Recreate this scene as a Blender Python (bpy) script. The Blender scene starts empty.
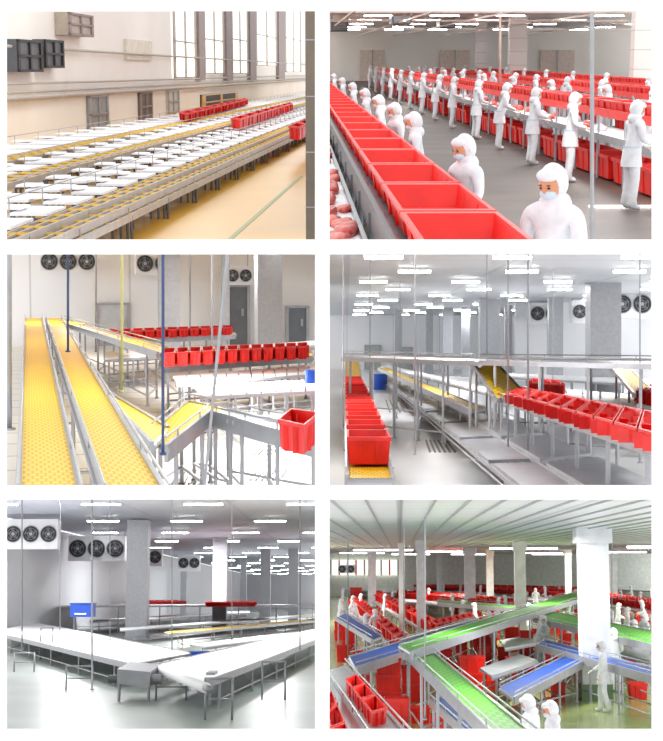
import bpy, bmesh, math, random
from mathutils import Vector, Matrix
random.seed(4)
F=1500.0; CX=331.5; CY=370.5
CAM=Vector((0,0,2.6))
PANEL=8.0
scene=bpy.context.scene
try:
    scene.view_settings.view_transform='Standard'; scene.view_settings.look='None'
except Exception: pass

# ---------------------------------------------------------------- materials
def lin(c):
    return tuple(((x/255.0)/12.92 if x/255.0<=0.04045 else ((x/255.0+0.055)/1.055)**2.4) for x in c)
MATS={}
def mat(name,rgb,rough=0.5,metal=0.0,kind='noise',rgb2=None,scale=3.0,emit=0.0,bump=0.0,ms=None):
    if name in MATS: return MATS[name]
    m=bpy.data.materials.new(name); m.use_nodes=True
    nt=m.node_tree; b=nt.nodes['Principled BSDF']
    b.inputs['Roughness'].default_value=rough; b.inputs['Metallic'].default_value=metal
    c1=lin(rgb); c2=lin(rgb2) if rgb2 else tuple(x*0.86 for x in c1)
    tc=nt.nodes.new('ShaderNodeTexCoord')
    if kind=='brick' or kind=='link':
        t=nt.nodes.new('ShaderNodeTexBrick')
        t.inputs['Color1'].default_value=(*c1,1); t.inputs['Color2'].default_value=(*[x*0.95 for x in c1],1)
        t.inputs['Mortar'].default_value=(*c2,1)
        t.inputs['Scale'].default_value=scale
        t.inputs['Mortar Size'].default_value=ms or (0.02 if kind=='brick' else 0.06)
        if kind=='brick':
            t.inputs['Brick Width'].default_value=1.0; t.inputs['Row Height'].default_value=1.0; t.offset=0.0
        else:
            t.inputs['Brick Width'].default_value=.3; t.inputs['Row Height'].default_value=.7
        nt.links.new(tc.outputs['Object'],t.inputs['Vector']); out=t.outputs['Color']
    else:
        t=nt.nodes.new('ShaderNodeTexNoise'); t.inputs['Scale'].default_value=scale; t.inputs['Detail'].default_value=4
        r=nt.nodes.new('ShaderNodeValToRGB')
        r.color_ramp.elements[0].position=0.35; r.color_ramp.elements[1].position=0.65
        r.color_ramp.elements[0].color=(*c2,1); r.color_ramp.elements[1].color=(*c1,1)
        nt.links.new(tc.outputs['Object'],t.inputs['Vector']); nt.links.new(t.outputs['Fac'],r.inputs['Fac']); out=r.outputs['Color']
    nt.links.new(out,b.inputs['Base Color'])
    if emit:
        b.inputs['Emission Color'].default_value=(*c1,1); b.inputs['Emission Strength'].default_value=emit
    if bump:
        bp=nt.nodes.new('ShaderNodeBump'); bp.inputs['Strength'].default_value=bump
        nt.links.new(t.outputs['Fac'],bp.inputs['Height']); nt.links.new(bp.outputs['Normal'],b.inputs['Normal'])
    MATS[name]=m; return m
WHITE=mat('white_plastic_top',(240,240,242),0.4,rgb2=(233,233,236))
BELTW=mat('white_belt',(246,246,248),0.5,rgb2=(240,240,243))
STEEL=mat('stainless_steel',(170,172,177),0.35,0.4)
STEELM=mat('brushed_steel_housing',(150,151,156),0.4,0.4)
STEELD=mat('dark_steel',(95,97,101),0.4,0.4)
RED=mat('red_plastic',(230,24,12),0.4,rgb2=(210,16,8))
REDC=mat('red_plastic_vivid',(238,30,12),0.4,rgb2=(222,18,8))
YEL=mat('yellow_modular_belt',(255,214,12),0.45,kind='link',rgb2=(226,168,6),scale=4,ms=.05)
GREEN=mat('green_belt',(96,184,36),0.55,kind='link',rgb2=(72,156,26),scale=2)
BLUE=mat('blue_plastic',(25,80,190),0.4)
BLUEB=mat('blue_belt',(26,72,160),0.55,rgb2=(20,60,145))
DARK=mat('dark_rubber',(35,36,40),0.5)
TUBE=mat('fluorescent_tube',(255,255,255),0.4,emit=22.0)
TUBES=mat('fluorescent_tube_soft',(255,255,255),0.4,emit=12.0)
MARBLE=mat('grey_marble',(172,174,179),0.35,rgb2=(162,164,169),scale=7)
PANELW=mat('white_painted_panel',(255,255,255),0.8,rgb2=(253,253,253))

# ---------------------------------------------------------------- cells
class Cell:
    def __init__(s,L,T,R,B,vx,yh,H):
        s.L,s.T,s.R,s.B,s.H=L,T,R,B,H
        fw=Vector((0,1,-(yh-CY)/F)).normalized(); X=Vector((1,0,0)); n=X.cross(fw)
        Y=Vector(((vx-CX)/F,1,-(yh-CY)/F)).normalized(); Xr=Y.cross(n)
        s.R3=Matrix((Xr,Y,n)).transposed()
        s.M=Matrix.Translation(CAM-n*H)@s.R3.to_4x4(); s.Mi=s.M.inverted()
        m=4; L,T,R,B=L-m,T-m,R+m,B+m
        def ray(u,v): return Vector(((u-CX)/F,1,-(v-CY)/F))
        tl,tr,br,bl=ray(L,T),ray(R,T),ray(R,B),ray(L,B)
        mid=ray((L+R)/2,(T+B)/2)
        s.planes=[]
        for a,b in((tl,tr),(tr,br),(br,bl),(bl,tl)):
            nn=a.cross(b).normalized()
            if nn.dot(mid)<0: nn=-nn
            s.planes.append((CAM,nn))
        s.planes.append((Vector((0,PANEL+0.4,0)),Vector((0,1,0))))
        s.lp=[(s.Mi@p, s.R3.transposed()@q) for p,q in s.planes]
    def d(s,u,v): return s.R3.transposed()@Vector(((u-CX)/F,1,-(v-CY)/F))
    def g(s,u,v,z=0):
        d=s.d(u,v); t=(z-s.H)/d.z
        return Vector((d.x*t,d.y*t,z))
    def gd(s,u,v,y):
        d=s.d(u,v); t=y/d.y; return Vector((d.x*t,y,s.H+d.z*t))
    def gx(s,u,v,x):
        d=s.d(u,v); t=x/d.x; return Vector((x,d.y*t,s.H+d.z*t))
def clip_bm(bm,planes):
    for p,n in planes:
        if all((v.co-p).dot(n)>=0 for v in bm.verts): continue
        bmesh.ops.bisect_plane(bm,geom=bm.verts[:]+bm.edges[:]+bm.faces[:],plane_co=p,plane_no=n,clear_inner=True,clear_outer=False)

class MB:
    def __init__(s,c,name,smooth=False): s.c=c; s.name=name; s.v=[]; s.f=[]; s.m=[]; s.ml=[]; s.smooth=smooth
    def mi(s,m):
        if m not in s.ml: s.ml.append(m)
        return s.ml.index(m)
    def add(s,vs,fs,m):
        o=len(s.v); s.v+= [Vector(x) for x in vs]; k=s.mi(m)
        for f in fs: s.f.append([o+i for i in f]); s.m.append(k)
    def hexa(s,b,t,m):
        s.add(list(b)+list(t),[(3,2,1,0),(4,5,6,7),(0,1,5,4),(1,2,6,5),(2,3,7,6),(3,0,4,7)],m)
    def box(s,x0,y0,z0,x1,y1,z1,m):
        s.hexa([(x0,y0,z0),(x1,y0,z0),(x1,y1,z0),(x0,y1,z0)],[(x0,y0,z1),(x1,y0,z1),(x1,y1,z1),(x0,y1,z1)],m)
    def slab(s,q,th,m):
        s.hexa([p-Vector((0,0,th)) for p in q],q,m)
    def beam(s,a,b,w,h,m):
        d=(b-a); 
        if d.length<1e-5: return
        d.normalize(); sd=d.cross(Vector((0,0,1)))
        if sd.length<1e-3: sd=Vector((1,0,0))
        sd.normalize(); up=sd.cross(d)
        sd*=w/2; up*=h/2
        s.hexa([a-sd-up,a+sd-up,a+sd+up,a-sd+up],[b-sd-up,b+sd-up,b+sd+up,b-sd+up],m)
    def tube(s,a,b,r,m,n=8,r2=None):
        a=Vector(a); b=Vector(b); d=(b-a)
        if d.length<1e-5: return
        d.normalize(); e=d.orthogonal().normalized(); g=d.cross(e); r2=r if r2 is None else r2
        vs=[a+(e*math.cos(6.2832*i/n)+g*math.sin(6.2832*i/n))*r for i in range(n)]+[b+(e*math.cos(6.2832*i/n)+g*math.sin(6.2832*i/n))*r2 for i in range(n)]
        fs=[(i,(i+1)%n,n+(i+1)%n,n+i) for i in range(n)]+[tuple(range(n))[::-1],tuple(range(n,2*n))]
        s.add(vs,fs,m)
    def ell(s,c,r,m,nu=14,nv=9,fn=None):
        c=Vector(c); vs=[]; fs=[]
        for j in range(nv+1):
            th=math.pi*j/nv
            for i in range(nu):
                ph=6.28318*i/nu
                p=Vector((math.sin(th)*math.cos(ph),math.sin(th)*math.sin(ph),math.cos(th)))
                if fn: p=fn(p)
                vs.append(c+Vector((p.x*r[0],p.y*r[1],p.z*r[2])))
        for j in range(nv):
            for i in range(nu): fs.append((j*nu+i,(j+1)*nu+i,(j+1)*nu+(i+1)%nu,j*nu+(i+1)%nu))
        s.add(vs,fs,m)
    def mesh(s,me,m,M=Matrix()):
        s.add([M@v.co for v in me.vertices],[tuple(p.vertices) for p in me.polygons],m)
    def bin(s,q,h,m):
        c=sum(q,Vector((0,0,0)))/4
        def sc(k,dz): return [c+(p-c)*k+Vector((0,0,dz)) for p in q]
        o=sc(1.0,0); lip=sc(1.0,-h*0.14); o2=sc(.93,-h*0.14); bt=sc(.86,-h); i0=sc(.9,0); ib=sc(.8,-h*.9)
        V=o+lip+o2+bt+i0+ib; fs=[]
        for i in range(4):
            j=(i+1)%4
            fs+=[(i,j,4+j,4+i),(4+i,4+j,8+j,8+i),(8+i,8+j,12+j,12+i),(i,16+i,16+j,j),(16+i,20+i,20+j,16+j)]
        fs+=[(12,13,14,15),(23,22,21,20)]
        s.add(V,fs,m)
        for i in range(4):
            j=(i+1)%4
            for k in(.3,.7):
                a=o2[i].lerp(o2[j],k); b=bt[i].lerp(bt[j],k)
                s.beam(a,b,(q[0]-q[1]).length*.05+.01,.02,m)
    def done(s,M=None,clip=True):
        me=bpy.data.meshes.new(s.name); me.from_pydata(s.v,[],s.f)
        for x in s.ml: me.materials.append(x)
        for p,k in zip(me.polygons,s.m): p.material_index=k; p.use_smooth=s.smooth
        bm=bmesh.new(); bm.from_mesh(me); bmesh.ops.recalc_face_normals(bm,faces=bm.faces[:])
        if clip and s.c: clip_bm(bm,s.c.lp)
        if len(bm.verts)==0: bm.free(); return None
        bm.to_mesh(me); bm.free()
        ob=bpy.data.objects.new(s.name,me); scene.collection.objects.link(ob)
        ob.matrix_world=(s.c.M if s.c else Matrix()) if M is None else M
        return ob

def conveyor(c,name,a0,a1,b0,b1,z0,z1,belt,nleg=5,rail=True,legs=True,r=.03,fh=.16,frame=None,low=.25,floor=0):
    mb=MB(c,name); fr=frame or STEEL
    A0,A1,B0,B1=c.g(*a0,z0),c.g(*a1,z1),c.g(*b0,z0),c.g(*b1,z1)
    mb.slab([A0,B0,B1,A1],.05,belt)
    k=.03
    for P,Q in((A0,A1),(B0,B1)):
        mb.beam(P-Vector((0,0,fh/2-k)),Q-Vector((0,0,fh/2-k)),.05,fh,fr)
        if rail:
            mb.tube(P+Vector((0,0,.12)),Q+Vector((0,0,.12)),.014,fr,6)
            for i in range(nleg):
                t=(i+.5)/nleg; p=P.lerp(Q,t); mb.tube(p,p+Vector((0,0,.12)),.01,fr,5)
    mb.tube(A0-Vector((0,0,.05)),B0-Vector((0,0,.05)),.05,fr,8); mb.tube(A1-Vector((0,0,.05)),B1-Vector((0,0,.05)),.05,fr,8)
    if legs:
        last=None
        for i in range(nleg):
            t=(i+.35)/(nleg-.3); pa=A0.lerp(A1,t); pb=B0.lerp(B1,t)
            for p in(pa,pb):
                mb.tube((p.x,p.y,floor),p-Vector((0,0,.05)),r,fr,7); mb.tube((p.x,p.y,floor),(p.x,p.y,floor+.03),r*1.8,fr,7)
            mb.tube((pa.x,pa.y,low),(pb.x,pb.y,low),r*.8,fr,6)
            if last:
                for p,q in zip(last,(pa,pb)): mb.tube((p.x,p.y,low),(q.x,q.y,low),r*.7,fr,6)
            last=(pa,pb)
    return mb.done()
def table(c,name,a0,a1,b0,b1,z,top=None,nleg=5,r=.028,nseg=0,shelf=False):
    top=top or WHITE
    mb=MB(c,name); A0,A1,B0,B1=c.g(*a0,z),c.g(*a1,z),c.g(*b0,z),c.g(*b1,z)
    n=max(1,nseg)
    for i in range(n):
        t0=i/n+(.06/n if nseg else 0); t1=(i+1)/n-(.06/n if nseg else 0)
        mb.slab([A0.lerp(A1,t0),B0.lerp(B1,t0),B0.lerp(B1,t1),A0.lerp(A1,t1)],.05,top)
    for P,Q in((A0,A1),(B0,B1)): mb.beam(P-Vector((0,0,.08)),Q-Vector((0,0,.08)),.05,.06,STEEL)
    last=None
    for i in range(nleg):
        t=(i+.3)/(nleg-.4); pa=A0.lerp(A1,t); pb=B0.lerp(B1,t)
        for p in(pa,pb): mb.tube((p.x,p.y,0),p-Vector((0,0,.05)),r,STEEL,7)
        mb.tube((pa.x,pa.y,.22),(pb.x,pb.y,.22),r*.8,STEEL,6)
        if last:
            for p,q in zip(last,(pa,pb)): mb.tube((p.x,p.y,.22),(q.x,q.y,.22),r*.7,STEEL,6)
        last=(pa,pb)
    if shelf:
        dz=Vector((0,0,z-.3)); mb.slab([A0-dz,B0-dz,B1-dz,A1-dz],.03,STEEL)
    return mb.done()
def bins(c,name,a0,a1,b0,b1,z,h,n,m=None,z1=None,gap=.05):
    mb=MB(c,name); z1=z if z1 is None else z1
    A0,A1,B0,B1=c.g(*a0,z),c.g(*a1,z1),c.g(*b0,z),c.g(*b1,z1)
    for i in range(n):
        t0=(i+gap/2)/n; t1=(i+1-gap/2)/n
        mb.bin([A0.lerp(A1,t0),B0.lerp(B1,t0),B0.lerp(B1,t1),A0.lerp(A1,t1)],h,m or RED)
    return mb.done()
def stack(c,name,u0,u1,vb,vt,n=1,m=None,depth=1.4,z=0):
    a=c.g(u0,vb,z); b=c.g(u1,vb,z); H=(vb-vt)*a.y/F; w=b.x-a.x; h=H/n
    mb=MB(c,name)
    for i in range(n):
        zt=z+h*(i+1); j=(random.random()-.5)*.06*w
        mb.bin([Vector((a.x+j,a.y,zt)),Vector((b.x+j,a.y,zt)),Vector((b.x+j,a.y+w*depth,zt)),Vector((a.x+j,a.y+w*depth,zt))],h*1.04,m or RED)
    return mb.done()
def column(c,name,u0,u1,vb,zt,m):
    a=c.g(u0,vb); b=c.g(u1,vb); w=b.x-a.x; mb=MB(c,name)
    mb.box(a.x,a.y,0,b.x,a.y+w,zt,m)
    mb.box(a.x-.04,a.y-.04,0,b.x+.04,a.y+w+.04,.12,STEEL)
    k=.9
    while k<zt:
        mb.box(a.x-.006,a.y-.006,k,b.x+.006,a.y+w+.006,k+.02,STEEL); k+=.9
    return mb.done()
def pole(c,name,u,y,v0,v1,r,m,u2=None):
    p=c.gd(u,v0,y); q=c.gd(u if u2 is None else u2,v1,y)
    mb=MB(c,name,True); mb.tube(p,q,r,m,10)
    lo=p if p.z<q.z else q; hi=q if p.z<q.z else p
    mb.tube(lo,lo+Vector((0,0,.03)),r*2.2,m,10); mb.tube(hi-Vector((0,0,.03)),hi,r*2.2,m,10)
    return mb.done()
def evap(c,u0,v0,u1,v1,y,nf,dark=False):
    a=c.gd(u0,v1,y); b=c.gd(u1,v0,y); mb=MB(c,'evaporator_fan_unit')
    W=WHITE
    mb.box(a.x,y,a.z,b.x,y+1.2,b.z,W); w=(b.x-a.x)/nf; h=b.z-a.z; R=min(w,h)*.46
    for i in range(nf):
        cx=a.x+w*(i+.5); cz=(a.z+b.z)/2; C=Vector((cx,y,cz))
        mb.tube(C,C+Vector((0,-.06,0)),R,DARK,24); 
        for k in range(24):
            t=6.2832*k/24; t2=6.2832*(k+1)/24
            P=C+Vector((math.cos(t)*R,-.08,math.sin(t)*R)); Q=C+Vector((math.cos(t2)*R,-.08,math.sin(t2)*R)); mb.tube(P,Q,R*.05,STEEL,5)
        for k in range(5):
            t=6.2832*k/5; P=C+Vector((math.cos(t)*R*.2,-.09,math.sin(t)*R*.2)); Q=C+Vector((math.cos(t+.5)*R*.8,-.075,math.sin(t+.5)*R*.8)); mb.beam(P,Q,R*.02,R*.3,STEELD)
        mb.tube(C,C+Vector((0,-.11,0)),R*.2,STEEL,12)
        for rr in(.4,.7):
            for k in range(16):
                t=6.2832*k/16; t2=6.2832*(k+1)/16
                mb.tube(C+Vector((math.cos(t)*R*rr,-.12,math.sin(t)*R*rr)),C+Vector((math.cos(t2)*R*rr,-.12,math.sin(t2)*R*rr)),R*.015,STEEL,4)
    mb.tube((a.x+.1,y+.5,b.z),(a.x+.1,y+.5,b.z+.6),.02,STEEL); mb.tube((b.x-.1,y+.5,b.z),(b.x-.1,y+.5,b.z+.6),.02,STEEL)
    return mb.done()
def shell(c,name,pts,m,th=.1,n=(0,0,1)):
    mb=MB(c,name); N=Vector(n)*th; P=[Vector(p) for p in pts]
    mb.hexa([p-N for p in P],P,m); return mb.done()
def lamp(c,x,y,z,e,col=(1,1,1),sx=2.0,sy=.5):
    L=bpy.data.lights.new('ceiling_or_fill_lamp','AREA'); L.shape='RECTANGLE'; L.size=sx; L.size_y=sy; L.energy=e; L.color=col
    o=bpy.data.objects.new('ceiling_or_fill_lamp',L); scene.collection.objects.link(o)  # area lights at ceiling height, some added only to brighten a spot
    o.matrix_world=c.M@Matrix.Translation((x,y,z))
def tubes(c,name,lst,z,L=1.3,w=.14,m=None):
    mb=MB(c,name)
    for x,y in lst:
        mb.box(x-L/2,y-w,z+.05,x+L/2,y+w,z+.09,WHITE)
        for k in(-.5,.5): mb.tube((x-L/2+.03,y+k*w,z),(x+L/2-.03,y+k*w,z),.035,m or TUBE,5)
    return mb.done()

# ---------------------------------------------------------------- people
COAT=mat('white_coverall_cloth',(232,233,238),0.8,bump=.1,scale=8)
SKIN=mat('skin',(214,150,118),0.55,rgb2=(204,140,108))
GLOVE=mat('latex_glove',(226,216,200),0.5)
MASK=mat('face_mask',(205,222,232),0.8)
EYE=mat('dark_eye',(40,28,24),0.4)
BOOT=mat('rubber_boot',(226,227,228),0.4)
def skinmesh(V,E,R,root=0,lev=2):
    me=bpy.data.meshes.new('tmp'); me.from_pydata(V,E,[]); ob=bpy.data.objects.new('tmp',me); scene.collection.objects.link(ob)
    md=ob.modifiers.new('s','SKIN')
    for i,r in enumerate(R):
        sv=me.skin_vertices[0].data[i]; sv.radius=(r,r) if not isinstance(r,tuple) else r; sv.use_root=(i==root)
    sd=ob.modifiers.new('d','SUBSURF'); sd.levels=lev; sd.render_levels=lev
    dg=bpy.context.evaluated_depsgraph_get(); dg.update()
    out=bpy.data.meshes.new_from_object(ob.evaluated_get(dg)); bpy.data.objects.remove(ob); return out
def worker_mesh(pose):
    if pose=='work':   elb=[(-.25,.06,1.13),(.25,.06,1.13)]; wr=[(-.15,.29,1.02),(.15,.31,1.06)]; lean=.05; leg=0
    elif pose=='reach': elb=[(-.25,.12,1.17),(.25,.14,1.15)]; wr=[(-.2,.4,1.0),(.17,.42,1.04)]; lean=.16; leg=0
    else:              elb=[(-.25,-.02,1.1),(.25,.05,1.12)]; wr=[(-.22,.1,.86),(.12,.27,1.0)]; lean=.0; leg=.1
    V=[(0,0,.93),(0,lean*.4,1.12),(0,lean*.9,1.3),(0,lean,1.41),(0,lean+.01,1.49),
       (-.15,lean,1.385),(-.205,lean*.9,1.36),elb[0],wr[0],(.15,lean,1.385),(.205,lean*.9,1.36),elb[1],wr[1],
       (-.095,0,.86),(-.11,.02-leg*.3,.5),(-.12,-.02-leg,.12),(.095,0,.86),(.11,.02+leg*.6,.5),(.12,-.02+leg,.12)]
    R=[(.165,.135),(.15,.125),(.175,.125),(.12,.09),.06,.085,.075,.058,.04,.085,.075,.058,.04,.11,.082,.07,.11,.082,.07]
    E=[(0,1),(1,2),(2,3),(3,4),(3,5),(5,6),(6,7),(7,8),(3,9),(9,10),(10,11),(11,12),(0,13),(13,14),(14,15),(0,16),(16,17),(17,18)]
    mb=MB(None,'worker',True); mb.mesh(skinmesh(V,E,R),COAT)
    n=18
    ring=[]
    for z,rx,ry in((1.0,.165,.13),(.86,.19,.15),(.7,.205,.165)):
        ring+=[(math.cos(6.2832*i/n)*rx,math.sin(6.2832*i/n)*ry,z) for i in range(n)]
    mb.add(ring,[(j*n+i,j*n+(i+1)%n,(j+1)*n+(i+1)%n,(j+1)*n+i) for j in range(2) for i in range(n)],COAT)
    for k in(15,18):
        x,y,z=V[k]
        mb.mesh(skinmesh([(x,y,.3),(x,y,.1),(x,y+.05,.05),(x,y+.15,.045),(x,y-.05,.05)],[(0,1),(1,2),(2,3),(1,4)],[.075,.06,.05,.045,.045],1),BOOT)
    for sx,k,e in((-1,8,7),(1,12,11)):
        w=Vector(V[k]); d=(w-Vector(V[e])).normalized(); sd=Vector((1,0,0)); sd=(sd-d*sd.dot(d)).normalized()
        HV=[w,w+d*.05,w+d*.09]; HR=[.032,(.042,.022),(.04,.018)]
        mb.mesh(skinmesh([tuple(p) for p in HV],[(0,1),(1,2)],HR,0,1),GLOVE)
        for fi,l in enumerate((.062,.075,.07,.055)):
            b=w+d*.085+sd*(-.03+.02*fi); p1=b+d*l*.5-Vector((0,0,.006)); p2=p1+d*l*.35-Vector((0,0,.022)); p3=p2+d*l*.15-Vector((0,0,.02))
            mb.mesh(skinmesh([tuple(b),tuple(p1),tuple(p2),tuple(p3)],[(0,1),(1,2),(2,3)],[.01,.0095,.009,.008],0,1),GLOVE)
        b=w+d*.03-sd*sx*.03; p1=b-sd*sx*.03+d*.03; p2=p1+d*.03-Vector((0,0,.01))
        mb.mesh(skinmesh([tuple(b),tuple(p1),tuple(p2)],[(0,1),(1,2)],[.012,.011,.009],0,1),GLOVE)
    hy=lean+.03; hz=1.6
    H=Matrix.Translation((0,hy,hz))@Matrix.Rotation(-.25-lean,4,'X')
    hb=MB(None,'h',True)
    hb.ell((0,.014,0),(.084,.102,.12),SKIN,18,12,lambda p:Vector((p.x*(1-.18*max(0,-p.z)),p.y,p.z)))
    hb.ell((0,-.032,.016),(.11,.108,.142),COAT,18,12)
    hb.ell((0,.0,-.095),(.1,.095,.07),COAT,16,8)
    hb.ell((0,-.01,-.15),(.13,.11,.1),COAT,16,8)
    hb.ell((0,.04,.09),(.09,.075,.05),COAT,16,8)
    hb.ell((0,.066,-.04),(.066,.062,.05),MASK,16,8)
    hb.ell((0,.116,-.004),(.012,.018,.024),SKIN,8,6)
    for sx in(-1,1):
        hb.ell((sx*.032,.102,.012),(.015,.012,.009),EYE,8,6); hb.ell((sx*.033,.104,.033),(.02,.008,.004),EYE,8,5)
        hb.ell((sx*.1,-.01,.0),(.015,.02,.03),COAT,8,6)
    o=len(mb.v); mb.v+=[H@v for v in hb.v]
    for f,k in zip(hb.f,hb.m): mb.f.append([o+i for i in f]); mb.m.append(mb.mi(hb.ml[k]))
    n=18; mb.add([(math.cos(6.2832*i/n)*(.168+.003),math.sin(6.2832*i/n)*.14,z) for z in(1.0,1.03) for i in range(n)],[(i,(i+1)%n,n+(i+1)%n,n+i) for i in range(n)],MASK)
    me=bpy.data.meshes.new('worker_'+pose); me.from_pydata(mb.v,[],mb.f)
    for x in mb.ml: me.materials.append(x)
    for p,k in zip(me.polygons,mb.m): p.material_index=k; p.use_smooth=True
    bm=bmesh.new(); bm.from_mesh(me); bmesh.ops.recalc_face_normals(bm,faces=bm.faces[:]); bm.to_mesh(me); bm.free()
    return me
POSE={k:worker_mesh(k) for k in('work','reach','walk')}
CO={k:[v.co.copy() for v in list(me.vertices)[::9]] for k,me in POSE.items()}
def worker(c,x,y,ang,pose='work',h=1.7,z=0):
    me=POSE[pose]; s=h/1.74
    L=Matrix.Translation((x,y,z))@Matrix.Rotation(math.radians(ang),4,'Z')@Matrix.Scale(s,4)
    M=c.M@L
    if any((M@v-p).dot(n)<0 for p,n in c.planes for v in CO[pose]):
        me=me.copy(); Mi=M.inverted(); R=M.to_3x3()
        bm=bmesh.new(); bm.from_mesh(me)
        clip_bm(bm,[(Mi@p,(R.transposed()@n).normalized()) for p,n in c.planes])
        if len(bm.verts)==0: bm.free(); return
        bm.to_mesh(me); bm.free()
    ob=bpy.data.objects.new('factory_worker',me); scene.collection.objects.link(ob); ob.matrix_world=M
def workerpx(c,u,vb,ang,pose='walk',h=1.7):
    p=c.g(u,vb); worker(c,p.x,p.y,ang,pose,h)

# ================================================================ CELL 1
c=Cell(6,10,316,241,430,72,3.1)
FL=mat('ochre_epoxy_floor',(216,162,44),0.3,rgb2=(204,150,38),scale=.25)
CREAM=mat('cream_wall',(240,236,230),0.6,rgb2=(233,228,221),scale=.2)
TAUPE=mat('taupe_pier',(150,135,134),0.6); WIN=mat('daylight_window',(250,248,240),.5,emit=1.0)
PIPE=mat('conduit_paint',(180,172,165),.5)
BROWN=mat('brown_ochre_belt',(162,118,40),.5,kind='link',rgb2=(110,82,38),scale=3)
W=c.g(6,152).x
shell(c,'floor',[(W,15,0),(25,15,0),(25,260,0),(W,260,0)],FL)
shell(c,'wall_left',[(W,15,0),(W,260,0),(W,260,14),(W,15,14)],CREAM,.2,(1,0,0))
shell(c,'wall_back',[(W,260,0),(25,260,0),(25,260,14),(W,260,14)],CREAM,.2,(0,-1,0))
def wq(u0,v0,u1,v1,e=.05):
    a=c.gx(u0,v1,W); b=c.gx(u1,v1,W); t=c.gx((u0+u1)/2,v0,W).z; zb=(a.z+b.z)/2
    return a.y,b.y,zb,t
def wallbox(name,u0,v0,u1,v1,m,proud=.1,fm=None):
    y0,y1,z0,z1=wq(u0,v0,u1,v1); mb=MB(c,name); z0=max(z0,0.0)
    mb.box(W+.01,y0,z0,W+proud,y1,z1,m)
    if fm:
        t=.1; ty=(y1-y0)*.08
        for (ya,yb,za,zb) in((y0,y0+ty,z0,z1),(y1-ty,y1,z0,z1),(y0,y1,z1-t,z1),(y0,y1,z0,z0+t),((y0+y1)/2-ty/3,(y0+y1)/2+ty/3,z0,z1),(y0,y1,(z0+z1)/2-t/2,(z0+z1)/2+t/2)):
            mb.box(W+proud,ya,za,W+proud+.08,yb,zb,fm)
    return mb.done()
for i,(a,t,b,bt) in enumerate(((172,6,195,78),(202,6,223,74),(230,6,247,74),(254,6,276,66),(284,6,300,72))):
    wallbox('window_%d'%(i+1),a,t,b,bt,WIN,.1,PIPE)
for (a,b) in((195,201),(223,229),(247,253),(276,282)): wallbox('wall_pier',a,4,b,80,TAUPE,.35)
wallbox('door_1',87,95,106,133,mat('grey_door',(150,150,150),.5),.12,STEEL)
wallbox('door_2',138,92,150,121,mat('brown_door',(110,98,88),.5),.12,TAUPE)
wallbox('door_3',166,90,177,113,mat('grey_door_pale',(205,200,190),.5),.12,STEEL)
wallbox('door_4',200,93,236,108,DARK,.12,FL)  # dark window with a yellow frame
wallbox('air_conditioner',5,40,30,72,STEELD,.5,DARK); wallbox('air_conditioner',33,40,52,68,STEELD,.5,DARK)
wallbox('wall_speaker',55,14,80,36,mat('beige_unit',(180,168,155),.5),.6,TAUPE)
wallbox('notice_board',124,40,150,60,mat('pale_board',(226,220,206),.6),.15)
for v,r in((99,.1),(93,.06),(84,.05),(46,.06)):
    p=c.gx(6,v,W+.3); mb=MB(c,'wall_conduit',True); mb.tube((W+.3,40,p.z),(W+.3,258,p.z),r,PIPE); 
    for y in range(45,250,12): mb.box(W,y,p.z-.05,W+.3,y+.1,p.z+.05,PIPE)
    mb.done()
VX,VY=430,72
def ln(s,u): return (u,VY+s*(VX-u))
def xs(s,z):
    return c.g(*ln(s,100),z).x
def tablerow(s0,s1,y0,y1,step,z=.8):
    x0,x1=xs(s0,z),xs(s1,z)
    if x0>x1:x0,x1=x1,x0
    mb=MB(c,'packing_table_row'); y=y0
    while y<y1:
        mb.box(x0,y,z-.05,x1,y+step*.62,z,WHITE)
        mb.box(x0+(x1-x0)*.3,y+step*.62,z-.3,x1-(x1-x0)*.1,y+step*.95,z-.26,STEEL)
        mb.box(x0-.25,y+step*.1,z+.03,x0+(x1-x0)*.2,y+step*.4,z+.07,WHITE)
        for yy in(y+.1,y+step*.6):
            for xx in(x0+.05,x1-.05): mb.tube((xx,yy,0),(xx,yy,z-.05),.03,STEELD,5)
            mb.tube((x0+.05,yy,.2),(x1-.05,yy,.2),.025,STEELD,5)
        mb.tube((x1-.05,y,.2),(x1-.05,y+step,.2),.03,STEEL,5)
        mb.tube((x0,y,z+.25),(x0,y+step,z+.25),.014,STEEL,5); mb.tube((x0,y,z),(x0,y,z+.25),.012,STEEL,5)
        y+=step
    mb.done()
def convrow(s0,s1,y0,y1,z,m):
    x0,x1=xs(s0,z),xs(s1,z)
    if x0>x1:x0,x1=x1,x0
    mb=MB(c,'roller_conveyor'); mb.box(x0,y0,z-.1,x1,y1,z,m)
    for x in(x0,x1,(x0+x1)/2): mb.box(x-.02,y0,z-.1,x+.02,y1,z+.04,PIPE)
    y=y0
    while y<y1:
        mb.tube((x0,y,z+.02),(x1,y,z+.02),.04,mat('yellow_roller',(230,184,55),.4),5)
        if int(y-y0)%4==0:
            for x in(x0,x1): mb.tube((x,y,0),(x,y,z),.03,STEELD,5)
        y+=1.0
    mb.done()
tablerow(.172,.197,22,190,3.0); convrow(.203,.215,22,170,.8,BROWN); tablerow(.222,.242,22,180,2.8); convrow(.25,.268,22,170,.8,BROWN); tablerow(.29,.318,20,160,2.4); tablerow(.335,.368,18,150,2.2); convrow(.385,.408,18,170,.7,BROWN)
convrow(.425,.447,16,120,.6,BROWN); convrow(.463,.48,16,120,.45,BROWN)
bins(c,'red_crate_row',(178,112),(245,98),(186,114),(248,99),1.25,.35,9); bins(c,'red_crate_row',(230,118),(290,102),(240,119),(293,103),1.3,.4,8); bins(c,'red_crate_row',(288,126),(318,114),(300,127),(322,116),1.3,.45,4)
column(c,'structural_column',306,320,262,9,mat('taupe_column',(120,110,98),.5))
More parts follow.
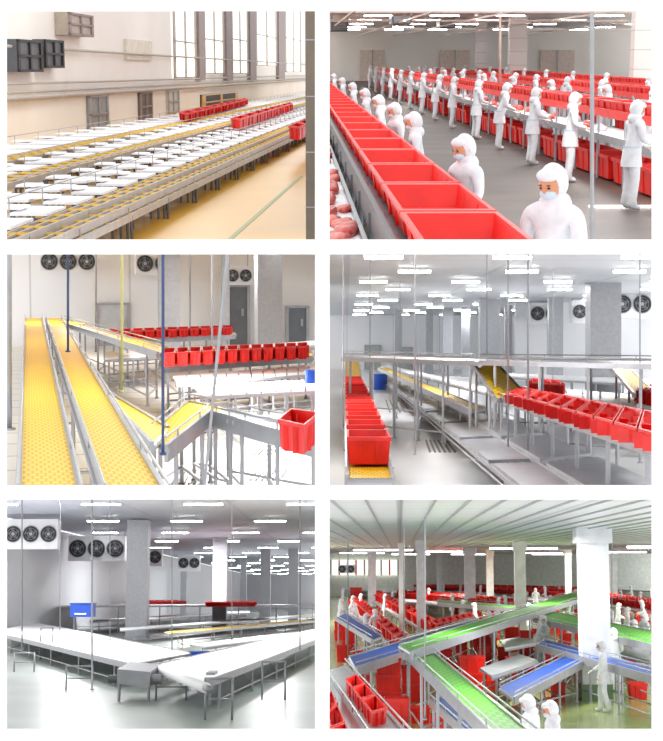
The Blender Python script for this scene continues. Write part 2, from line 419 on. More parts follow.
mb=MB(c,'floor_marking'); p=c.g(225,241,.004); q=c.g(300,176,.004); mb.hexa([p,p+Vector((.1,0,0)),q+Vector((.1,0,0)),q],[x+Vector((0,0,.004)) for x in(p,p+Vector((.1,0,0)),q+Vector((.1,0,0)),q)],mat('green_floor_line',(140,150,80),.4)); mb.done()
for x,y in((-10,60),(-9,110)): lamp(c,x,y,9,450,(1,.97,.9),4,2)

# ================================================================ CELL 2
c=Cell(331,10,655,241,296,56,2.42); C2=c
FD=mat('wet_dark_floor',(82,64,54),0.5,rgb2=(54,42,35),scale=.5)
WW=mat('bleached_wall',(250,246,242),.6,rgb2=(246,240,234),scale=.3)
shell(c,'floor',[(-2,7,0),(45,7,0),(45,150,0),(-2,150,0)],FD)
shell(c,'wall_back',[(-2,150,0),(45,150,0),(45,150,5),(-2,150,5)],WW,.2,(0,-1,0))
shell(c,'ceiling',[(-2,20,5.1),(45,20,5.1),(45,150,5.1),(-2,150,5.1)],WW,.1,(0,0,-1))
PB=mat('pale_brown_beam',(224,204,192),.6)
mb=MB(c,'ceiling_rail_frame')
for y in(50,62,76,95,120):
    mb.box(-2,y,4.5,45,y+.15,4.6,PB)
for x in(2.5,6,9.5,14,20): mb.box(x,30,4.3,x+.1,150,4.38,PB)
mb.done()
tubes(c,'added_ceiling_tubes',[(x,y) for y in range(45,148,12) for x in(1,5,9,13,19,26)],4.8,1.8)  # glowing tubes added to brighten this ceiling
for u0,v0,u1,v1,y in((331,22,348,31,100),(392,16,412,24,90),(440,20,456,28,110)):
    mb=MB(c,'ceiling_air_unit'); a=c.gd(u0,v1,y); b=c.gd(u1,v0,y); mb.box(a.x,y,a.z,b.x,y+3,b.z,STEELD); 
    for k in range(5): mb.box(a.x+.1,y-.04,a.z+.1+k*(b.z-a.z)/6,b.x-.1,y,a.z+.14+k*(b.z-a.z)/6,STEEL)
    mb.box(a.x,y,b.z,a.x+.1,y+.1,5.1,STEEL); mb.box(b.x-.1,y,b.z,b.x,y+.1,5.1,STEEL); mb.done()
for k,(u0,u1) in enumerate(((360,385),(440,470),(540,575))):
    mb=MB(c,'door_%d'%(k+1)); a=c.gd(u0,80,149.7); b=c.gd(u1,40,149.7); mb.box(a.x,149.7,0,b.x,149.9,3,mat('peach_door',(236,218,206),.6)); mb.box((a.x+b.x)/2-.05,149.6,0,(a.x+b.x)/2+.05,149.7,3,STEEL); mb.done()
column(c,'white_column',509,526,92,5.1,WW); column(c,'white_column',632,650,108,5.1,WW); column(c,'white_column',476,486,86,5.1,WW)
mb=MB(c,'crate_conveyor'); xa,xb,zc=.76,1.48,1.05
mb.box(xa,8.5,zc-.06,xb,110,zc,STEEL)
for x in(xa-.1,xb+.04): mb.box(x,8.5,zc-.18,x+.05,110,zc+.1,STEELD)
y=9
while y<110:
    for x in(xa-.1,xb+.06): mb.tube((x,y,0),(x,y,zc),.03,STEELD)
    mb.tube((xa-.1,y,.3),(xb+.06,y,.3),.025,STEELD); y+=2.2
mb.done()
mb=MB(c,'red_crate_row'); y=8.6; st=2.5
while y<105:
    mb.bin([Vector((xa,y,1.3)),Vector((xb,y,1.3)),Vector((xb,y+st*.97,1.3)),Vector((xa,y+st*.97,1.3))],.2,REDC); y+=st
mb.done()
MEAT=mat('raw_meat',(190,34,28),.35,rgb2=(222,110,96),scale=7)
mb=MB(c,'cutting_table'); mb.box(-.2,9.5,.78,.56,40,.84,WHITE); mb.box(.56,9.5,.74,.6,40,.9,STEEL); mb.box(-.2,9.5,.3,.56,40,.33,STEEL)
for k in range(12):
    for x in(-.1,.5): mb.tube((x,10+k*2.4,0),(x,10+k*2.4,.8),.03,STEEL)
mb.done()
mb=MB(c,'meat_cuts',True)
for k in range(90):
    x=random.uniform(.1,.5); yy=10.2+k*.3; r=random.uniform(.06,.11)
    ph=random.random()*6
    mb.ell((x,yy,.84+r*.35),(r*1.2,r*3.2,r*.7),MEAT,12,8,lambda p:p*(1+.22*math.sin(4*p.x+ph)*math.cos(3*p.y+ph)))
mb.done()
for X,Y,a,po in((1.86,10.7,100,'work'),(1.70,14.8,80,'work'),(1.68,20.8,90,'work'),(1.68,25,110,'work'),(1.7,30,90,'work'),(1.7,36,90,'work'),(1.7,44,90,'work'),(1.7,54,90,'work'),(1.7,66,90,'work'),(1.7,80,90,'work')):
    worker(c,X,Y,a+40 if Y<20 else a,po,1.66)
for u,a,po in((630,-75,'work'),(568,-95,'work'),(530,-80,'work'),(497,-90,'reach'),(474,-70,'work'),(450,-100,'work'),(433,-90,'reach'),(420,-80,'work'),(408,-90,'work'),(398,-90,'work'),(389,-80,'work'),(381,-90,'work'),(374,-90,'work'),(368,-90,'work')):
    worker(c,5.35,5.35*1500/(u-296),a,po,1.72)
for i in range(3):
    X=6.1+i*4.0
    mb=MB(c,'boning_table_row'); y0=18
    mb.box(X-.1,y0,.84,X+.8,130,.9,WHITE); mb.box(X-.12,y0,.78,X-.08,130,.92,STEEL)
    y=y0
    while y<128:
        for x in(X,X+.75): mb.tube((x,y,0),(x,y,.85),.03,STEEL)
        mb.tube((X,y,.85),(X,y,1.25),.025,STEEL); y+=2.5
    mb.done()
    mb=MB(c,'overhead_crate_conveyor'); mb.box(X+.75,y0,1.12,X+1.4,130,1.2,REDC if i else STEEL); mb.box(X+.7,y0,1.1,X+.74,130,1.28,REDC); mb.box(X+1.41,y0,1.1,X+1.45,130,1.28,STEEL)
    y=y0
    while y<128: mb.tube((X+.72,y,0),(X+.72,y,1.12),.03,STEEL); mb.tube((X+1.4,y,0),(X+1.4,y,1.12),.03,STEEL); y+=3
    mb.done()
    mb=MB(c,'red_crate_row'); y=y0
    while y<125: mb.bin([Vector((X+.78,y,1.46)),Vector((X+1.38,y,1.46)),Vector((X+1.38,y+1.9,1.46)),Vector((X+.78,y+1.9,1.46))],.26,REDC); y+=2
    mb.done()
    mb=MB(c,'red_crate_row'); y=y0+1
    while y<115:
        if random.random()<.9: mb.bin([Vector((X+.0,y,.5)),Vector((X+.7,y,.5)),Vector((X+.7,y+1.8,.5)),Vector((X+.0,y+1.8,.5))],.46,REDC)
        y+=2.1
    mb.done()
    mb=MB(c,'meat_cuts',True)
    for k in range(60):
        r=random.uniform(.08,.16); ph=k; mb.ell((X+random.uniform(.1,.6),y0+k*1.5,.9+r*.35),(r,r*2.6,r*.7),MEAT if k%3 else COAT,10,6,lambda p:p*(1+.2*math.sin(4*p.x+ph)))
    mb.done()
for k in range(14):
    worker(c,9.4,34+k*6.5,-90 if k%3 else -60,'reach' if k%2 else 'work',1.7)
for k in range(10):
    worker(c,7.95,30+k*8.5,90,'work',1.7)
for k in range(10):
    worker(c,13.4,50+k*8,-90,'work',1.7)
pole(c,'support_pole',592,17,300,-10,.025,STEEL); pole(c,'support_pole',500,60,110,0,.05,PB)
for x,y in((5,26),(8,40),(12,60),(6,85),(18,90)): lamp(c,x,y,4.9,340,(1,.96,.93))  # fill lights added to give this room its overexposed look

# ================================================================ CELL 3
c=Cell(6,255,317,487,30,270,3.1)
TILE=mat('pale_floor_tile',(216,216,212),0.35,kind='brick',rgb2=(150,150,148),scale=.55,ms=.03)
WALLW=mat('insulated_wall_panel',(242,244,247),.45,kind='brick',rgb2=(210,213,217),scale=.25,ms=.01)
shell(c,'floor',[(-3,10,0),(25,10,0),(25,62,0),(-3,62,0)],TILE)
shell(c,'wall_back',[(-3,62,0),(25,62,0),(25,62,4.2),(-3,62,4.2)],WALLW,.2,(0,-1,0))
shell(c,'ceiling',[(-3,30,3.95),(25,30,3.95),(25,62,3.95),(-3,62,3.95)],WALLW,.1,(0,0,-1))
tubes(c,'added_ceiling_tubes',[(x,y) for y in range(32,60,7) for x in(0,3,6,9,12)],3.8,1.3)
evap(c,40,252,96,271,60,3); evap(c,136,252,172,275,60,2); evap(c,226,266,252,285,60,2)
def flat(name,u0,v0,u1,v1,y,m,fm=STEEL,full=True):
    a=c.gd(u0,v1,y); b=c.gd(u1,v0,y); z0=0 if full else a.z; mb=MB(c,name); mb.box(a.x,y-.1,z0,b.x,y,b.z,m)
    for x in(a.x,b.x): mb.box(x-.06,y-.16,z0,x+.06,y,b.z+.06,fm)
    mb.box(a.x-.06,y-.16,b.z,b.x+.06,y,b.z+.1,fm); mb.box(b.x-.3,y-.2,(z0+b.z)/2,b.x-.2,y-.1,(z0+b.z)/2+.3,fm); mb.done()
flat('door_1',228,287,248,346,61.9,mat('grey_steel_door',(120,124,130),.5)); flat('door_2',98,305,128,346,61.9,mat('pale_steel_door',(205,209,214),.5)); flat('door_3',287,308,307,346,61.9,mat('slate_door',(120,130,142),.5))
column(c,'marble_column',160,181,352,3.95,MARBLE); column(c,'marble_column',258,283,356,3.95,MARBLE); column(c,'marble_column',222,230,350,3.95,MARBLE)
conveyor(c,'yellow_belt_conveyor',(18,500),(25,318),(82,500),(42,318),1.3,1.3,YEL,7,low=.3)
conveyor(c,'yellow_belt_conveyor',(105,500),(46,318),(170,500),(61,318),1.3,1.3,YEL,7,low=.3)
conveyor(c,'curved_transfer_conveyor',(64,319),(168,348),(60,322),(158,353),1.3,1.3,YEL,5)
conveyor(c,'yellow_belt_conveyor',(108,392),(168,428),(120,412),(152,444),1.15,1.0,YEL,2,rail=False)
conveyor(c,'incline_belt_conveyor',(152,432),(188,402),(166,447),(210,412),.95,1.15,YEL,2,fh=.22)
conveyor(c,'incline_belt_conveyor',(188,402),(216,407),(210,412),(236,419),1.15,1.12,YEL,2,fh=.22)
conveyor(c,'steel_roller_conveyor',(214,408),(330,432),(230,418),(330,446),1.12,1.0,STEEL,3,fh=.22)
bins(c,'red_crate',(277,419),(305,425),(290,408),(321,412),1.45,.34,1)
bins(c,'red_crate_row',(163,353),(308,346),(163,348),(308,342),1.35,.3,12,gap=.12)
conveyor(c,'crate_roller_conveyor',(160,367),(312,357),(160,362),(312,353),1.0,1.0,YEL,8,rail=False)
bins(c,'red_crate_row',(108,332),(232,327),(108,329),(232,325),1.3,.25,11,gap=.12); conveyor(c,'crate_roller_conveyor',(105,341),(235,335),(105,338),(235,333),1.0,1.0,YEL,6,rail=False)
table(c,'white_work_table',(172,376),(320,364),(176,382),(320,371),.85,nleg=7,nseg=12); table(c,'white_work_table',(192,386),(320,379),(200,394),(320,388),.8,nleg=5,nseg=8); table(c,'white_work_table',(105,352),(160,348),(105,358),(160,354),.85,nleg=5)
table(c,'white_work_table',(240,350),(320,343),(240,346),(320,340),1.0,nleg=5)
def tub(c,u0,u1,vb,vt,m=BLUE,name='blue_plastic_tub',z=0):
    a=c.g(u0,vb,z); b=c.g(u1,vb,z); r=(b.x-a.x)/2; h=(vb-vt)*a.y/F; mb=MB(c,name,False); C=Vector(((a.x+b.x)/2,a.y+r,z)); n=20
    mb.tube(C,C+Vector((0,0,h)),r*.85,m,n,r); mb.tube(C+Vector((0,0,h*.93)),C+Vector((0,0,h)),r*1.06,m,n); mb.tube(C+Vector((0,0,h+.002)),C+Vector((0,0,h+.004)),r*.92,DARK,n); mb.done()
tub(c,306,318,384,370,z=.88); tub(c,130,137,360,352)
pole(c,'support_pole',163,17,455,240,.018,mat('blue_pole',(60,84,130),.4)); pole(c,'support_pole',68,30,352,240,.025,MATS['blue_pole']); pole(c,'support_pole',122,24,392,240,.022,mat('olive_pole',(190,188,120),.4)); pole(c,'support_pole',229,16,240,500,.018,STEEL,u2=203); pole(c,'support_pole',9,20,430,240,.04,STEEL); pole(c,'support_pole',212,40,370,240,.03,STEEL); pole(c,'support_pole',96,50,352,240,.03,STEEL); pole(c,'support_pole',190,50,352,240,.03,STEEL)
mb=MB(c,'floor_drain_grate')
for u0,u1,v0,v1 in((172,205,470,484),(250,285,468,480),(250,275,446,454),(195,215,426,433)):
    for k in range(6):
        t=k/6; p=c.g(u0+(u1-u0)*t,v1,.01); q=c.g(u0+(u1-u0)*(t)+8,v0,.01); mb.beam(p,q,.03,.02,STEELD)
mb.done()
for x,y,e in((3,22,120),(5,27,200),(4,38,270),(9,42,270),(8,54,310),(2,52,310)): lamp(c,x,y,3.85,e)  # includes a fill light added to lift the dark floor on the right

# ================================================================ CELL 4
c=Cell(331,255,656,487,347,344,2.2)
FG=mat('smooth_grey_floor',(196,197,198),0.28,rgb2=(186,187,188),scale=.3)
CEIL=mat('grey_ceiling_panel',(208,211,216),.5,kind='brick',rgb2=(186,190,196),scale=.2)
shell(c,'floor',[(-4,18,0),(45,18,0),(45,130,0),(-4,130,0)],FG)
shell(c,'wall_back',[(-4,130,0),(45,130,0),(45,130,4.8),(-4,130,4.8)],WALLW,.2,(0,-1,0))
shell(c,'ceiling',[(-4,25,4.7),(45,25,4.7),(45,130,4.7),(-4,130,4.7)],CEIL,.1,(0,0,-1))
tubes(c,'added_ceiling_tubes',[(x+(k%2)*1.2,y) for k,y in enumerate(range(41,128,8)) for x in (1,4.5,8,12,16,21)],4.55,1.1,.1)
flat('door_1',396,348,412,374,129.9,mat('curtain_grey',(180,188,186),.6)); flat('door_2',365,346,380,374,129.9,mat('curtain_grey',(180,188,186),.6))
evap(c,530,303,560,324,88,2); evap(c,572,300,602,323,82,2); evap(c,612,290,652,318,75,2)
shell(c,'wall_right',[(c.gd(515,344,90).x,90,0),(45,90,0),(45,90,4.7),(c.gd(515,344,90).x,90,4.7)],WALLW,.2,(0,-1,0))
for u0,u1,vb in((590,621,398),(549,563,385),(480,500,384),(462,470,377),(443,453,376),(426,433,374),(395,402,373),(505,512,378)): column(c,'marble_column',u0,u1,vb,4.7,MARBLE)
bins(c,'red_crate_row',(347,440),(345,376),(393,440),(361,376),1.0,.36,13,gap=.4)
conveyor(c,'crate_conveyor',(347,478),(345,382),(393,478),(363,382),.6,.6,YEL,5,low=.2,fh=.1)
mb=MB(c,'yellow_pallet'); a=c.g(350,478,0); b=c.g(391,478,0)
for k in range(5): mb.box(a.x,a.y+k*.35,.2,b.x,a.y+k*.35+.22,.25,YEL)
for x in(a.x,(a.x+b.x)/2-.05,b.x-.1): mb.box(x,a.y,0,x+.1,a.y+1.6,.2,YEL)
mb.done()
conveyor(c,'incline_belt_conveyor',(346,382),(346,360),(362,382),(359,360),.75,1.53,YEL,2,rail=False,fh=.1)
conveyor(c,'overhead_steel_conveyor',(343,358),(480,363),(343,355),(487,359),1.85,1.8,STEEL,6,fh=.1)
conveyor(c,'overhead_steel_conveyor',(480,362),(660,366),(480,359),(660,361),1.82,1.8,STEEL,4,fh=.1)
conveyor(c,'yellow_incline_conveyor',(472,362),(495,398),(494,361),(522,391),1.8,1.15,YEL,2,rail=False,fh=.08)
conveyor(c,'crate_conveyor',(497,398),(665,454),(514,390),(665,428),1.1,1.1,STEEL,7,fh=.1)
bins(c,'red_crate_row',(506,392),(665,436),(522,387),(665,413),1.34,.19,10,gap=.08)
conveyor(c,'yellow_belt_conveyor',(378,368),(470,410),(384,367),(484,408),.9,.75,YEL,8,rail=False)
table(c,'steel_bench',(376,372),(540,500),(386,371),(600,500),.42,STEEL,7,nseg=14); table(c,'steel_bench',(392,371),(610,500),(400,371),(675,490),.5,STEEL,7,nseg=14)
table(c,'white_work_table',(380,366),(520,400),(388,365),(540,399),.85,WHITE,8,nseg=10)
table(c,'white_work_table',(525,392),(660,408),(520,386),(660,396),.85,WHITE,6,nseg=8); table(c,'white_work_table',(500,376),(660,384),(500,373),(660,379),.85,WHITE,7)
bins(c,'red_crate_row',(532,382),(562,384),(532,378),(560,380),1.2,.3,3); bins(c,'red_crate_row',(638,388),(660,391),(638,383),(660,385),1.2,.35,2)
conveyor(c,'yellow_incline_conveyor',(612,368),(634,394),(628,367),(652,390),1.6,1.08,YEL,2,rail=False,fh=.08)
tub(c,372,388,390,374); tub(c,350,357,384,378,RED,'red_plastic_tub')
for u,y,vb in((343,30,430),(370,40,425),(415,28,455),(508,26,470),(528,24,480),(400,60,400),(487,36,435),(553,50,410),(640,30,452)): pole(c,'support_pole',u,y,vb,240,.016,STEEL)
mb=MB(c,'floor_drain_grate')
for u0,v0 in((452,400),(430,440),(390,400)):
    for k in range(6):
        p=c.g(u0+k*5,v0+12,.01); q=c.g(u0+k*4-4,v0,.01); mb.beam(p,q,.04,.02,STEELD)
mb.done()
for x,y,e in((3,28,180),(5,25,90),(3,45,350),(9,45,350),(5,70,420),(14,70,420),(8,100,420),(20,80,420)): lamp(c,x,y,4.5,e)  # the weakest is an extra light added to brighten the yellow incline

# ================================================================ CELL 5
c=Cell(6,501,318,733,340,596,3.0)
FC=mat('grey_green_floor',(150,158,154),0.3,rgb2=(132,142,136),scale=.3)
CE5=mat('lavender_ceiling_panel',(186,189,200),.5,kind='brick',rgb2=(170,173,184),scale=.15)
W=-24.0; CZ=8.5; YB=380
shell(c,'floor',[(W,14,0),(20,14,0),(20,YB,0),(W,YB,0)],FC)
shell(c,'wall_left',[(W,14,0),(W,YB,0),(W,YB,CZ),(W,14,CZ)],WALLW,.2,(1,0,0))
shell(c,'wall_back',[(W,YB,0),(20,YB,0),(20,YB,CZ),(W,YB,CZ)],WALLW,.2,(0,-1,0))
shell(c,'ceiling',[(W,50,CZ+.1),(20,50,CZ+.1),(20,YB,CZ+.1),(W,YB,CZ+.1)],CE5,.1,(0,0,-1))
tubes(c,'added_ceiling_tubes',[(x+(k%2)*3,y) for k,y in enumerate(range(88,372,20)) for x in(-20,-14,-8,-2,5)],CZ-.2,2.3,.2,TUBE)
evap(c,4,519,58,549,104,3); evap(c,68,536,125,561,130,3); evap(c,135,548,162,566,165,2); evap(c,178,555,200,571,205,2)
for u0,u1,vb in((125,146,638),(212,226,628),(260,270,622),(288,298,622),(180,186,618),(240,246,616)): column(c,'marble_column',u0,u1,vb,CZ,MARBLE)
conveyor(c,'white_belt_conveyor',(34,622),(190,653),(-8,632),(130,664),.85,.85,BELTW,6,rail=False,r=.035,fh=.2,frame=STEELM)
conveyor(c,'white_belt_conveyor',(160,664),(325,626),(205,682),(325,637),.85,.85,BELTW,6,rail=False,r=.035,fh=.2,frame=STEELM)
conveyor(c,'white_belt_conveyor',(-6,622),(60,614),(-6,627),(64,617),.85,.85,BELTW,3,rail=False,frame=STEELM)
mb=MB(c,'conveyor_drive_housing'); a=c.g(117,684,.5); b=c.g(150,684,.5); w=b.x-a.x; d=2.6
mb.hexa([Vector((a.x,a.y,.5)),Vector((b.x,a.y,.42)),Vector((b.x,a.y+d,.42)),Vector((a.x,a.y+d,.5))],[Vector((a.x,a.y,.92)),Vector((b.x,a.y,.84)),Vector((b.x,a.y+d,.94)),Vector((a.x,a.y+d,1.02))],STEELM)
mb.tube(Vector((b.x,a.y+.3,.62)),Vector((b.x+.3,a.y+.3,.62)),.14,STEELM,14); mb.tube(Vector((a.x-.3,a.y+.4,.62)),Vector((a.x,a.y+.4,.62)),.12,STEELD,14)
for x in(a.x+.05,b.x-.05): mb.tube((x,a.y+.1,0),(x,a.y+.1,.5),.045,STEELM)
mb.done()
mb=MB(c,'conveyor_drive_housing'); a=c.g(206,688,.5); 
mb.box(a.x,a.y,.6,a.x+.22,a.y+1.2,.92,STEELM); mb.tube((a.x+.22,a.y+.3,.75),(a.x+.4,a.y+.3,.75),.1,STEELD,14); mb.tube((a.x+.1,a.y+.2,0),(a.x+.1,a.y+.2,.6),.04,STEELM); mb.done()
mb=MB(c,'belt_end_drum',True); p=c.g(158,669,.8); q=c.g(206,688,.8); mb.tube(p,q,.13,BELTW,16); mb.tube(p.lerp(q,-.06),p,.06,STEELM,10); mb.tube(q,q.lerp(p,-.06),.09,STEELM,10); mb.done()
conveyor(c,'steel_frame_conveyor',(165,632),(325,618),(170,634),(325,620),.9,.9,YEL,7,rail=False); table(c,'white_work_table',(120,628),(325,613),(120,630),(325,615),.9,WHITE,9)
table(c,'white_work_table',(190,644),(325,628),(205,647),(325,631),.6,WHITE,5)
table(c,'white_work_table',(90,620),(250,610),(90,622),(250,612),.9,WHITE,9)
bins(c,'red_crate_row',(142,601),(178,601),(142,600),(178,600),2.5,.45,6); bins(c,'red_crate_row',(212,602),(250,602),(212,601),(250,601),2.5,.4,6)
conveyor(c,'overhead_crate_conveyor',(60,606),(325,605),(60,605),(325,604),2.2,2.2,STEEL,7,rail=False)
mb=MB(c,'blue_control_machine'); Y=100; a=c.gd(70,617,Y); b=c.gd(91,604,Y); mb.box(a.x,Y,a.z,b.x,Y+2,b.z,BLUE); mb.box(a.x+.3,Y-.1,a.z+.15,b.x-.3,Y,a.z+.25,WHITE); mb.box(a.x-.05,Y-.1,b.z,b.x+.05,Y+2.1,b.z+.06,BLUE)
for x in(a.x+.1,b.x-.1): mb.tube((x,Y+1,0),(x,Y+1,a.z),.04,STEEL)
mb.done()
tub(c,186,208,668,652); 
def hoop(c,u0,u1,v,z0,z1,y=None):
    a=c.g(u0,v,z0); b=c.g(u1,v,z0); mb=MB(c,'tubular_guard_rail',True); t=Vector((0,0,z1-z0)); S=STEELM
    mb.tube(a,a+t,.03,S,10); mb.tube(b,b+t,.03,S,10); mb.tube(a+t,b+t,.03,S,10); mb.ell(a+t,(.03,)*3,S,8,6); mb.ell(b+t,(.03,)*3,S,8,6); mb.tube(a+t*.5,b+t*.5,.02,S,8); mb.done()
hoop(c,205,232,720,0,1.0); hoop(c,262,285,700,0,1.1); hoop(c,40,52,660,0,1.5); hoop(c,156,186,700,0,.75); hoop(c,14,34,672,0,.75); hoop(c,66,92,690,0,.75)
for u,y,vb in((92,30,690),(22,36,650),(172,50,650),(300,45,650),(60,60,640),(110,70,640),(232,60,640)): pole(c,'support_pole',u,y,vb,490,.018,STEELM)
for x,y,e in((-2,30,500),(0,50,900),(-10,60,1200),(-16,90,2000),(-4,90,2000),(4,90,1500),(-14,140,2600),(0,140,2600),(-8,200,3500),(0,280,4000)): lamp(c,x,y,CZ-.3,e)

# ================================================================ CELL 6
c=Cell(331,501,655,733,400,562,3.6)
F6=mat('wet_green_floor',(164,176,112),0.18,rgb2=(138,152,90),scale=.5)
CE6=mat('slatted_ceiling_panel',(224,226,226),.4,kind='brick',rgb2=(190,193,194),scale=.35)
shell(c,'floor',[(-8,14,0),(35,14,0),(35,160,0),(-8,160,0)],F6)
shell(c,'wall_back',[(-8,160,0),(35,160,0),(35,160,4.5),(-8,160,4.5)],mat('pale_green_wall',(234,240,230),.6),.2,(0,-1,0))
mb=MB(c,'ceiling'); mb.box(-8,14,4.5,35,160,4.6,CE6)
x=-8
while x<35: mb.box(x,14,4.47,x+.03,160,4.5,STEEL); x+=.5
mb.done()
W6=mat('white_painted_column',(238,240,242),.5)
for u0,u1,vb in((583,612,700),(516,527,645),(417,426,650),(465,476,618),(399,404,640),(487,494,610),(566,572,612),(610,618,606),(437,442,604),(368,376,612)): 
    a=c.g(u0,vb); b=c.g(u1,vb); mb=MB(c,'white_column'); w=b.x-a.x; mb.box(a.x,a.y,0,b.x,a.y+w,4.5,W6); mb.box(a.x-w*.12,a.y-w*.12,4.1,b.x+w*.12,a.y+w*1.12,4.5,W6); mb.box(a.x-.03,a.y-.03,0,b.x+.03,a.y+w+.03,.4,mat('green_paint',(120,150,110),.5)); mb.done()
tubes(c,'added_ceiling_tubes',[(6.5,80),(12.5,72),(3.2,104),(11,120),(16,110),(-1,90),(6.5,140),(-3,120),(1,140),(14,140)],4.3,3.6,.2,TUBES)
conveyor(c,'green_belt_conveyor',(405,650),(505,745),(424,645),(545,745),1.5,1.5,GREEN,5,fh=.2)
conveyor(c,'green_belt_conveyor',(400,645),(588,588),(412,652),(602,592),1.7,1.7,GREEN,7,fh=.2)
conveyor(c,'green_belt_conveyor',(548,611),(665,634),(534,618),(665,648),1.5,1.5,GREEN,5,fh=.2)
conveyor(c,'green_belt_conveyor',(438,600),(520,606),(438,603),(520,609),1.5,1.5,GREEN,5,fh=.2)
conveyor(c,'blue_belt_conveyor',(350,657),(478,619),(356,668),(486,627),1.3,1.3,BLUEB,5,fh=.2)
conveyor(c,'blue_belt_conveyor',(500,688),(566,656),(514,698),(582,662),.5,1.0,BLUEB,4,fh=.2)
conveyor(c,'blue_belt_conveyor',(545,640),(665,672),(537,645),(665,680),1.1,1.1,BLUEB,5,fh=.2)
conveyor(c,'blue_belt_conveyor',(430,700),(480,745),(450,694),(510,745),.7,.7,BLUEB,4,fh=.15)
conveyor(c,'blue_belt_conveyor',(336,618),(372,640),(345,613),(382,636),1.3,1.3,BLUEB,4,fh=.15)
conveyor(c,'steel_roller_conveyor',(325,672),(372,745),(345,665),(415,745),1.6,1.6,STEEL,5,fh=.25)
bins(c,'red_crate_row',(331,690),(355,745),(325,700),(335,745),1.7,.3,3,REDC)
bins(c,'red_crate_row',(345,678),(372,712),(356,674),(388,708),1.8,.2,3,REDC)
for k,(a0,a1,b0,b1,z,n) in enumerate((((345,580),(560,592),(345,577),(560,588),1.3,26),((400,592),(520,602),(400,589),(520,598),1.3,14),((350,598),(400,640),(358,596),(412,638),1.3,14),((560,578),(655,582),(560,575),(655,579),1.3,14),((600,596),(660,604),(600,592),(660,599),1.3,6),((430,620),(470,612),(436,624),(476,616),1.4,6),((335,575),(420,572),(335,573),(420,570),1.3,16),((372,592),(436,626),(379,590),(446,624),1.3,14),((430,586),(600,590),(430,583),(600,587),1.3,22))):
    bins(c,'red_crate_row',a0,a1,b0,b1,z,.4,n,REDC,gap=.2)
    dv=9
    table(c,'boning_table',(a0[0],a0[1]+dv),(a1[0],a1[1]+dv),(b0[0],b0[1]+dv-2),(b1[0],b1[1]+dv-2),.85,WHITE,6)
for u0,u1,vb,vt,n in((376,402,708,660,3),(402,426,702,668,2),(384,410,730,700,1),(460,486,690,658,2),(520,534,660,632,3),(505,520,650,628,2),(486,500,640,616,2),(444,458,640,622,2),(545,560,672,655,1),(400,415,625,606,2),(575,590,640,622,2),(622,640,655,640,1),(478,492,664,648,1),(430,446,735,716,1),(540,556,630,612,2),(350,362,606,588,2),(618,632,612,596,2),(425,440,676,662,1),
   (470,484,650,630,2),(456,468,656,640,2),(498,510,664,648,2),(532,544,648,630,2),(515,528,628,610,2),(560,572,650,634,2),(470,482,628,612,2),(486,496,622,608,2),(556,568,634,618,2),(342,356,650,632,2),(334,346,640,622,2),(600,612,625,610,2),(636,650,630,612,2),(440,452,664,650,1),(360,372,690,676,1),(590,604,618,604,1),(506,518,700,688,1),(446,462,676,664,1),(486,500,690,672,2),(410,430,724,708,1),(468,484,706,692,1),(630,648,700,684,1),
   (524,538,684,668,1),(538,552,688,672,1),(552,566,700,684,1),(506,520,676,658,2),(566,580,672,656,1),(628,640,674,660,1),(336,350,662,646,1),(352,366,668,652,1),(484,498,654,636,2),(434,446,650,636,1),(548,560,612,600,1),(574,586,624,610,1),(500,512,618,606,1),(454,466,614,602,1),(374,386,610,598,1),(604,616,640,624,1),(644,656,646,630,1)):
    stack(c,'red_crate_stack',u0,u1,vb,vt,n,REDC,1.2)
table(c,'steel_work_table',(480,668),(520,654),(492,676),(538,660),.8,STEEL,4); table(c,'steel_work_table',(500,640),(545,632),(505,648),(552,640),.8,WHITE,4)
table(c,'steel_work_table',(600,640),(665,655),(595,648),(665,664),.8,STEEL,4)
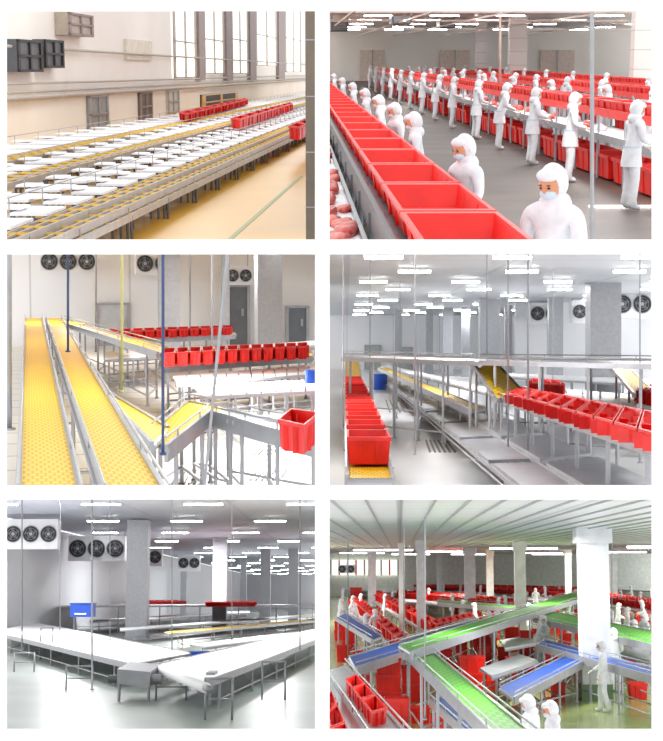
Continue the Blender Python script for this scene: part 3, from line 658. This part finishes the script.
for u,vb,a,po,h in((616,692,20,'work',1.75),(604,712,80,'walk',1.7),(627,648,-90,'work',1.7),(645,660,120,'walk',1.7),(618,640,-90,'work',1.7),(538,664,-120,'reach',1.7),(546,664,120,'work',1.7),(540,805,60,'reach',1.6),(557,815,100,'work',1.6),(366,660,-90,'walk',1.7),(376,652,30,'work',1.7),(600,625,90,'work',1.7),(552,625,90,'work',1.7),(498,628,-90,'work',1.7),(508,624,90,'reach',1.7),(452,622,-90,'work',1.7),(384,622,-90,'work',1.7),(392,616,-90,'work',1.7),(360,622,-90,'work',1.7),(350,626,-90,'reach',1.7),(575,614,-90,'work',1.7),(586,610,90,'work',1.7),(640,618,-90,'work',1.7),(652,612,-90,'work',1.7),(428,612,-90,'work',1.7),(410,606,0,'work',1.7),(536,612,0,'work',1.7),(546,608,90,'work',1.7),(560,604,90,'work',1.7),(480,606,-90,'work',1.7),(444,604,90,'work',1.7),(460,604,-90,'work',1.7),(342,612,-90,'work',1.7),(370,606,90,'work',1.7),(632,606,90,'work',1.7),(494,655,80,'reach',1.7),(528,640,-60,'work',1.7),
   (568,636,-100,'work',1.7),(612,652,90,'walk',1.7),(636,672,60,'walk',1.7),(476,640,90,'work',1.7),(462,634,-80,'work',1.7),(516,622,90,'work',1.7),(526,618,-90,'work',1.7),(404,618,90,'work',1.7),(418,620,-90,'work',1.7),(356,640,60,'work',1.7),(340,632,-60,'work',1.7),(606,612,-90,'work',1.7),(622,616,90,'work',1.7),(646,634,90,'reach',1.7)):
    workerpx(c,u,vb,a,po,h)
evap(c,338,565,355,573,120,2)
for u,y,vb in((404,40,690),(425,30,720),(612,60,640),(348,50,660)): pole(c,'support_pole',u,y,vb,495,.018,STEEL)
mb=MB(c,'window_1'); a=c.gd(331,575,159.8); b=c.gd(398,560,159.8); mb.box(a.x,159.6,a.z,b.x,159.8,b.z,WIN)
for k in range(9): x=a.x+(b.x-a.x)*k/8; mb.box(x-.08,159.5,a.z,x+.08,159.6,b.z,REDC if k%2 else STEEL)
mb.done()
for x,y,e in((2,24,240),(6,30,160),(3,40,420),(9,42,420),(5,70,620),(14,70,620),(4,110,700),(14,110,700)): lamp(c,x,y,4.3,e,(1,1,.95))

# ================================================================ display wall with six openings
mb=MB(None,'wall_display_panel'); k=PANEL/F
def X(u): return (u-CX)*k
def Z(v): return CAM.z-(v-CY)*k
us=[-60,4.5,315,329.5,654,723]; rows=[(-60,8.5),(239.5,253.5),(486,499.5),(731.5,800)]
for v0,v1 in rows: mb.box(X(us[0]),PANEL,Z(v1),X(us[-1]),PANEL+.06,Z(v0),PANELW)
for (v0,v1) in((8.5,239.5),(253.5,486),(499.5,731.5)):
    for a,b in((us[0],us[1]),(us[2],us[3]),(us[4],us[5])): mb.box(X(a),PANEL,Z(v1),X(b),PANEL+.06,Z(v0),PANELW)
mb.done(clip=False)

w=bpy.data.worlds.new('World'); scene.world=w; w.use_nodes=True
w.node_tree.nodes['Background'].inputs['Color'].default_value=(1,1,1,1); w.node_tree.nodes['Background'].inputs['Strength'].default_value=1.4
cd=bpy.data.cameras.new('camera'); co=bpy.data.objects.new('camera',cd); scene.collection.objects.link(co)
co.location=CAM; co.rotation_euler=(math.pi/2,0,0); cd.sensor_width=36; cd.sensor_fit='AUTO'; cd.lens=F/741*36; cd.clip_end=600
scene.camera=co
